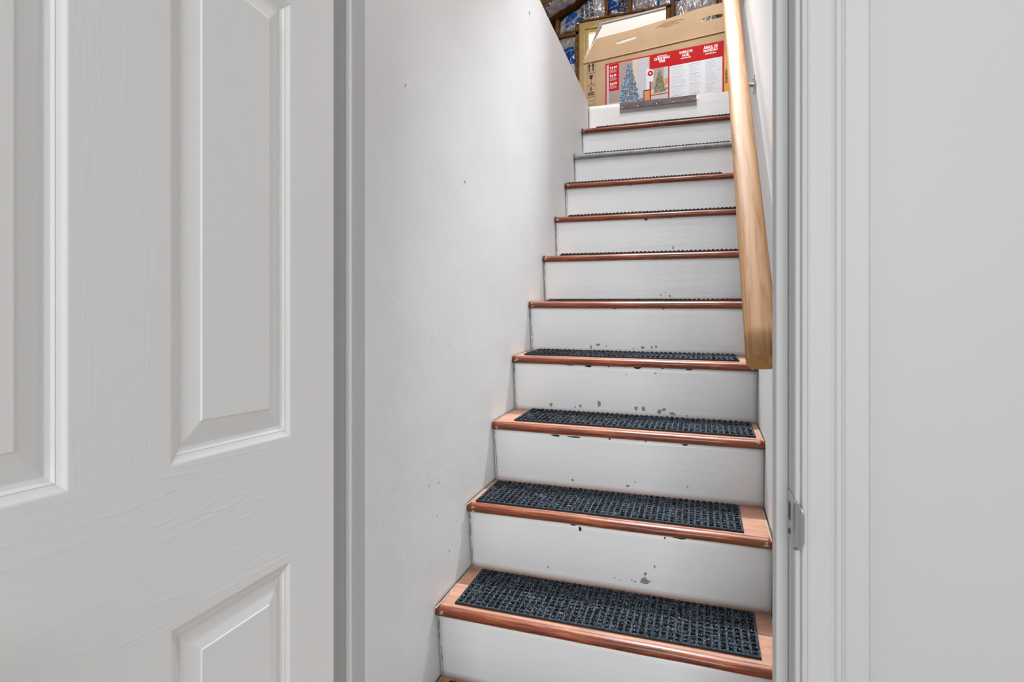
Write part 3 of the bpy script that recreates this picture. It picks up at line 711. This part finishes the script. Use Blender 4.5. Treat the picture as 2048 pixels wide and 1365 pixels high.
# ------------------------------------------------------------------ christmas tree box
BA = R(-5.4)
L0 = Vector((0.158 - 0.9956 * 0.8886, 3.55 + 0.094 * 0.8886, 2.551))
crate = empty('cardboard_box', L0, (0, 0, BA))
tag(crate, 'brown cardboard christmas tree box with a red and white label at the stair head', 'box')
def card():
    m = mat('corrugated_card', lin('c9a57c'), 0.8)
    mp = coords(m); n = N(m, 'ShaderNodeTexNoise'); n.inputs['Scale'].default_value = 5; L(m, mp, 'Vector', n, 'Vector')
    r = ramp(m, [(0.3, lin('b99b78')), (0.7, lin('c4a888'))]); L(m, n, 'Fac', r, 'Fac'); L(m, r, 'Color', P(m), 'Base Color')
    wv = N(m, 'ShaderNodeTexWave'); wv.inputs['Scale'].default_value = 60; L(m, mp, 'Vector', wv, 'Vector')
    b = bump(m, wv, 'Fac', 0.05, 0.002); L(m, b, 'Normal', P(m), 'Normal'); return m
M['card'] = card(); M['crease'] = mat('card_crease', lin('d9bf9b'), 0.8); M['whitecard'] = mat('white_card_liner', lin('fbf8f2'), 0.7)
M['cardedge'] = mat('card_cut_edge', lin('a98459'), 0.9)
BW, BD, BH = 0.935, 0.42, 0.362
bm = bmesh.new(); t = 0.005
prism(bm, [(0, 0, 0), (BW, 0, 0), (BW, 0, .384), (.45, 0, .371), (0, 0, .361)], (0, t, 0)); box(bm, 0, BW, BD - t, BD, 0, BH); box(bm, 0, t, t, BD - t, 0, BH); box(bm, BW - t, BW, t, BD - t, 0, BH); box(bm, t, BW - t, t, BD - t, 0, t)
obj('box_body', bm, M['card'], crate)
# front flap, standing up, with two hand holes
def flap_mesh():
    bm = bmesh.new()
    zl, zr_ = 0.363, 0.384
    out = [(-0.010, 0.361), (0.45, 0.372), (0.93, 0.385), (0.932, 0.575), (0.855, 0.566), (0.70, 0.560), (0.50, 0.538), (0.30, 0.520), (0.08, 0.508)]
    def hole(cx, cz, w_, h_, sl, seed):
        rnd = random.Random(seed); pts = []
        for i in range(22):
            a = 2 * math.pi * i / 22; ca, sa = math.cos(a), math.sin(a)
            x = w_ / 2 * (abs(ca) ** .55) * (1 if ca > 0 else -1); z = h_ / 2 * (abs(sa) ** .7) * (1 if sa > 0 else -1)
            if sa > 0.3: z += rnd.uniform(-.002, .003)
            pts.append((cx + x, cz + z + sl * x))
        return pts
    loops = [out, hole(0.272, 0.4575, 0.132, 0.017, 0.10, 3), hole(0.782, 0.484, 0.132, 0.022, 0.02, 5)]
    es = []
    for lp in loops:
        vs = [bm.verts.new((x, 0, z)) for x, z in lp]
        es += [bm.edges.new((vs[i], vs[(i + 1) % len(vs)])) for i in range(len(vs))]
    bmesh.ops.triangle_fill(bm, use_beauty=True, use_dissolve=False, edges=es)
    fs = bm.faces[:]
    r_ = bmesh.ops.extrude_face_region(bm, geom=fs); vv = [e for e in r_['geom'] if isinstance(e, bmesh.types.BMVert)]
    bmesh.ops.translate(bm, verts=vv, vec=(0, 0.004, 0))
    # the flap leans back a little above its crease
    for v in bm.verts: v.co.y += (v.co.z - 0.362) * 0.10 + (-0.012 * max(0, 1 - v.co.x / 0.25) * min(1, max(0, (v.co.z - 0.36)) / 0.02 + .6)) - 0.001
    return bm
obj('front_flap', flap_mesh(), M['card'], crate)
bm = bmesh.new(); prism(bm, [(0.05, -0.0075, 0.3595), (0.45, -0.0075, 0.3695), (0.928, -0.0075, 0.3825), (0.928, -0.0065, 0.3865), (0.45, -0.0065, 0.3735), (0.05, -0.0065, 0.3625)], (0, 0.006, 0))
obj('flap_crease', bm, M['crease'], crate)
# white-lined rear flap standing up inside
bm = bmesh.new()
prism(bm, [(0.015, 0.2, 0.20), (0.487, 0.2, 0.20), (0.487, 0.2, 0.712), (0.066, 0.2, 0.704), (-0.014, 0.2, 0.566), (-0.006, 0.19, 0.42)], (0, 0.004, 0))
o = obj('rear_flap', bm, M['whitecard'], crate); o['label'] = 'white-lined flap standing upright'
bm = bmesh.new()
prism(bm, [(0.052, 0.199, 0.716), (0.066, 0.192, 0.702), (0.487, 0.192, 0.708), (0.487, 0.199, 0.724)], (0, 0.008, 0)); 
prism(bm, [(0.050, 0.197, 0.716), (0.074, 0.180, 0.697), (-0.016, 0.197, 0.560)], (0, 0.003, 0))
M['liner'] = mat('grey_liner_edge', lin('b3aeb6'), 0.7)
obj('folded_rim', bm, M['liner'], crate)
bm = bmesh.new()
prism(bm, [(-0.004, 0.0, 0.362), (-0.004, 0.004, 0.375), (-0.02, 0.196, 0.575), (-0.01, 0.2, 0.42), (0.0, 0.2, 0.362)], (0.004, 0, 0)); obj('side_flap', bm, M['whitecard'], crate)

# printed label and marks on the front face
M['red'] = mat('label_red', lin('c2050c'), 0.6, 0, 0.2); M['white'] = mat('label_white', lin('dfe3ea'), 0.4); M['ink'] = mat('black_ink', lin('221d1a'), 0.6)
M['photo'] = mat('label_photo_wall', lin('a89a92'), 0.4); M['lilac'] = mat('label_pale_door', lin('c3c0cc'), 0.4); M['orange'] = mat('label_orange', lin('d8935a'), 0.4)
M['tblue'] = mat('tree_blue', lin('3f6ea6'), 0.4); M['tpale'] = mat('tree_pale', lin('a9cde0'), 0.4); M['tdark'] = mat('tree_dark', lin('23364a'), 0.4)
M['tgreen'] = mat('tree_green', lin('5a6a3c'), 0.4); M['tgreen2'] = mat('tree_light_green', lin('98995f'), 0.4); M['greytext'] = mat('grey_small_print', lin('a0a4b2'), 0.5)
M['ink2'] = mat('grey_heading_print', lin('6d6f7c'), 0.5); M['yellow'] = mat('warning_yellow', lin('f2a516'), 0.5); M['beige'] = mat('photo_floor', lin('d2c4b2'), 0.4); M['whiteink'] = mat('white_ink', lin('ffffff'), 0.5)
LM = ['red', 'white', 'photo', 'lilac', 'orange', 'tblue', 'tpale', 'tdark', 'tgreen', 'tgreen2', 'greytext', 'beige', 'whiteink', 'ink', 'ink2']
ix = {n: i for i, n in enumerate(LM)}
bm = bmesh.new()
def rect(bm, u0, u1, z0, z1, lay, mi, sk=0.0):
    y = -0.0008 - 0.00012 * lay
    bm.faces.new([bm.verts.new(p) for p in ((u0, y, z0), (u1, y, z0 + sk * 0), (u1, y, z1), (u0, y, z1))]).material_index = mi
Zb = 2.55
rect(bm, 0.142, 0.849, 0.015, 0.330, 0, ix['red'])
rect(bm, 0.150, 0.420, 0.020, 0.322, 1, ix['photo'])
rect(bm, 0.150, 0.165, 0.020, 0.318, 2, ix['lilac'])
rect(bm, 0.315, 0.345, 0.03, 0.322, 2, ix['beige'])
rect(bm, 0.345, 0.415, 0.03, 0.322, 2, ix['lilac'])
rect(bm, 0.398, 0.418, 0.09, 0.25, 3, ix['white'])
rect(bm, 0.165, 0.420, 0.020, 0.075, 2, ix['beige'])
rect(bm, 0.382, 0.420, 0.045, 0.120, 4, ix['ink']); rect(bm, 0.387, 0.420, 0.048, 0.113, 5, ix['orange'])
rect(bm, 0.424, 0.428, 0.02, 0.322, 2, ix['red'])
rect(bm, 0.428, 0.531, 0.083, 0.241, 1, ix['photo']); rect(bm, 0.428, 0.531, 0.083, 0.115, 2, ix['beige']); rect(bm, 0.505, 0.531, 0.10, 0.241, 2, ix['lilac'])
rect(bm, 0.508, 0.531, 0.13, 0.17, 3, ix['orange'])
rect(bm, 0.428, 0.531, 0.02, 0.077, 1, ix['lilac'])
rect(bm, 0.539, 0.841, 0.022, 0.238, 1, ix['white'])
rect(bm, 0.165, 0.229, 0.152, 0.320, 6, ix['red'])
# two decorated trees as printed dabs of colour
rnd = random.Random(4)
def dabs(cu, zt_, zb_, hw, n, cols, lay, sz):
    for i in range(n):
        q = rnd.random() ** 0.6; z = zt_ + (zb_ - zt_) * q; hwz = hw * (0.10 + 0.90 * q ** 0.9) * (0.93 + .07 * math.sin(q * 45)); x = cu + (rnd.uniform(-1, 1) if i % 3 else rnd.choice((-1, 1)) * rnd.uniform(.6, 1)) * hwz
        a = rnd.uniform(0, math.pi); s = rnd.uniform(.5, 1.2) * sz; y = -0.0008 - 0.00012 * lay - rnd.uniform(0, 0.0006)
        p = [(x + s * math.cos(a + r), y, z + s * math.sin(a + r)) for r in (0, 2.1, 4.2)]
        bm.faces.new([bm.verts.new(v) for v in p]).material_index = cols[rnd.randrange(len(cols))]
dabs(0.294, 0.303, 0.018, 0.078, 3000, [ix['tblue'], ix['tblue'], ix['tpale'], ix['tdark'], ix['tblue'], ix['tpale'], ix['tgreen'], ix['white'], ix['tdark'], ix['tblue']], 8, 0.0036)
dabs(0.480, 0.230, 0.092, 0.038, 800, [ix['tgreen'], ix['tgreen2'], ix['tgreen'], ix['tdark'], ix['tgreen2']], 8, 0.0030)
def disc(cu, cz, r, lay, mi, n=24):
    y = -0.0008 - 0.00012 * lay
    bm.faces.new([bm.verts.new((cu + r * math.cos(2 * math.pi * i / n), y, cz + r * math.sin(2 * math.pi * i / n))) for i in range(n)]).material_index = mi
rect(bm, 0.402, 0.443, 0.165, 0.205, 10, ix['white'])
disc(0.425, 0.222, 0.020, 10, ix['white']); disc(0.424, 0.217, 0.0165, 11, ix['red']); disc(0.424, 0.217, 0.006, 12, ix['white'])
AX, AZ = Vector((1, 0, 0)), Vector((0, 0, 1))
def bt(s, u, z, size, mi='whiteink', bold=0.0, fit=None, center=True, lay=9):
    put_text(bm, s, Vector((u, -0.0008 - 0.00012 * lay, z)), AX, AZ, size, ix[mi], bold, fit=fit, center=center)
bt('ARTIFICIAL', 0.494, 0.308, 0.010, bold=0.0003, fit=0.062); bt('CHRISTMAS', 0.494, 0.290, 0.021, bold=0.0006, fit=0.094); bt('TREE', 0.494, 0.272, 0.021, bold=0.0006, fit=0.040)
bt('SAPIN DE', 0.635, 0.300, 0.021, bold=0.0006, fit=0.076); bt('NO\u00cbL', 0.635, 0.281, 0.020, bold=0.0006, fit=0.043); bt('ARTIFICIEL', 0.635, 0.268, 0.010, bold=0.0003, fit=0.062)
bt('\u00c1RBOL DE', 0.776, 0.300, 0.022, bold=0.0006, fit=0.080); bt('NAVIDAD', 0.776, 0.281, 0.022, bold=0.0006, fit=0.078); bt('ARTIFICIAL', 0.776, 0.266, 0.010, bold=0.0003, fit=0.062)
for i, s in enumerate(('7.5 FT', '7.5 PI', '2.2 M')):
    z = 0.290 - i * 0.050
    bt(s, 0.171, z, 0.020, bold=0.0009, fit=(0.046, 0.040, 0.044)[i], center=False)
    for q in range(3): rect(bm, 0.171, 0.171 + (0.036, 0.046, 0.040)[q], z - 0.0095 - q * 0.0070, z - 0.0065 - q * 0.0070, 8, ix['lilac'])
for (c0, c1) in ((0.548, 0.640), (0.652, 0.730)):       # blocks of small print
    z = 0.226; i = 0
    while z > 0.03:
        hd = i % 7 == 0
        rect(bm, c0, c0 + (c1 - c0) * ((0.8 if hd else rnd.uniform(.55, 1.0))), z, z + (0.0017 if hd else 0.0011), 3, ix['ink2'] if hd else ix['greytext']); z -= 0.0075 if i % 7 != 6 else 0.013; i += 1
for z in (0.222, 0.158, 0.092):
    for q in range(9): rect(bm, 0.745, 0.745 + rnd.uniform(.03, .07), z - q * 0.0062, z - q * 0.0062 + 0.0012, 3, ix['greytext'])
    rect(bm, 0.742, 0.834, z + .006, z + .0068, 3, ix['greytext'])
obj('printed_label', bm, [M[n] for n in LM], crate, recalc=False)['label'] = 'red and white label with two decorated trees'
bm = bmesh.new()
I = 0
def sq(u0, u1, z0, z1, lw=0.0012):
    for a in ((u0, u1, z1 - lw, z1), (u0, u1, z0, z0 + lw), (u0, u0 + lw, z0, z1), (u1 - lw, u1, z0, z1)): rect(bm, a[0], a[1], a[2], a[3], 0, 0)
for z0, z1 in ((0.292, 0.362), (0.215, 0.288), (0.139, 0.211), (0.06, 0.135)): sq(0.022, 0.075, z0, z1)
def poly(pts, lay=1): bm.faces.new([bm.verts.new((u, -0.0008 - 0.00012 * lay, z)) for u, z in pts]).material_index = 0
for cu in (0.036, 0.061):
    poly([(cu - .004, 0.302), (cu + .004, 0.302), (cu + .004, 0.335), (cu - .004, 0.335)]); poly([(cu - .010, 0.334), (cu + .010, 0.334), (cu, 0.356)])
poly([(0.037, 0.278), (0.060, 0.278), (0.059, 0.262), (0.053, 0.251), (0.0445, 0.251), (0.038, 0.262)]); poly([(0.0475, 0.252), (0.050, 0.252), (0.050, 0.226), (0.0475, 0.226)]); poly([(0.039, 0.2225), (0.059, 0.2225), (0.059, 0.226), (0.039, 0.226)])
put_text(bm, '8', Vector((0.048, -0.0012, 0.176)), AX, AZ, 0.036, 0, 0.0004, center=True)
poly([(0.028, 0.161), (0.068, 0.161), (0.068, 0.168), (0.028, 0.168)]); poly([(0.028, 0.149), (0.068, 0.149), (0.068, 0.156), (0.028, 0.156)])
sq(0.032, 0.064, 0.085, 0.115, 0.0016)
obj('handling_marks', bm, M['ink'], crate, recalc=False)['label'] = 'black arrows, glass and stacking marks'
# warning sticker at the right end
bm = bmesh.new(); rect(bm, 0.853, 0.874, 0.02, 0.262, 0, 0); rect(bm, 0.874, 0.925, 0.02, 0.258, 0, 1)
put_text(bm, 'WARNING', Vector((0.869, -0.0016, 0.075)), AZ, -AX, 0.018, 2, 0.0004, fit=0.085)
for q in range(9): rect(bm, 0.879 + q * .005, 0.8805 + q * .005, 0.03, 0.03 + rnd.uniform(.15, .21), 1, 3)
obj('warning_sticker', bm, [M['yellow'], M['white'], M['ink'], M['greytext']], crate, recalc=False)['label'] = 'orange-yellow warning sticker'
# small print lines on the upright flap
bm = bmesh.new()
for (u0, u1, z) in ((0.50, 0.62, 0.515), (0.47, 0.585, 0.506), (0.455, 0.60, 0.497), (0.50, 0.55, 0.488)):
    n = int((u1 - u0) / 0.008)
    for q in range(n):
        a = u0 + q * 0.008; y = (z - 0.362) * 0.10 - 0.0035
        bm.faces.new([bm.verts.new(p) for p in ((a, y, z), (a + .0058, y, z), (a + .0058, y, z + .0022), (a, y, z + .0022))])
obj('small_print', bm, M['ink'], crate, recalc=False)
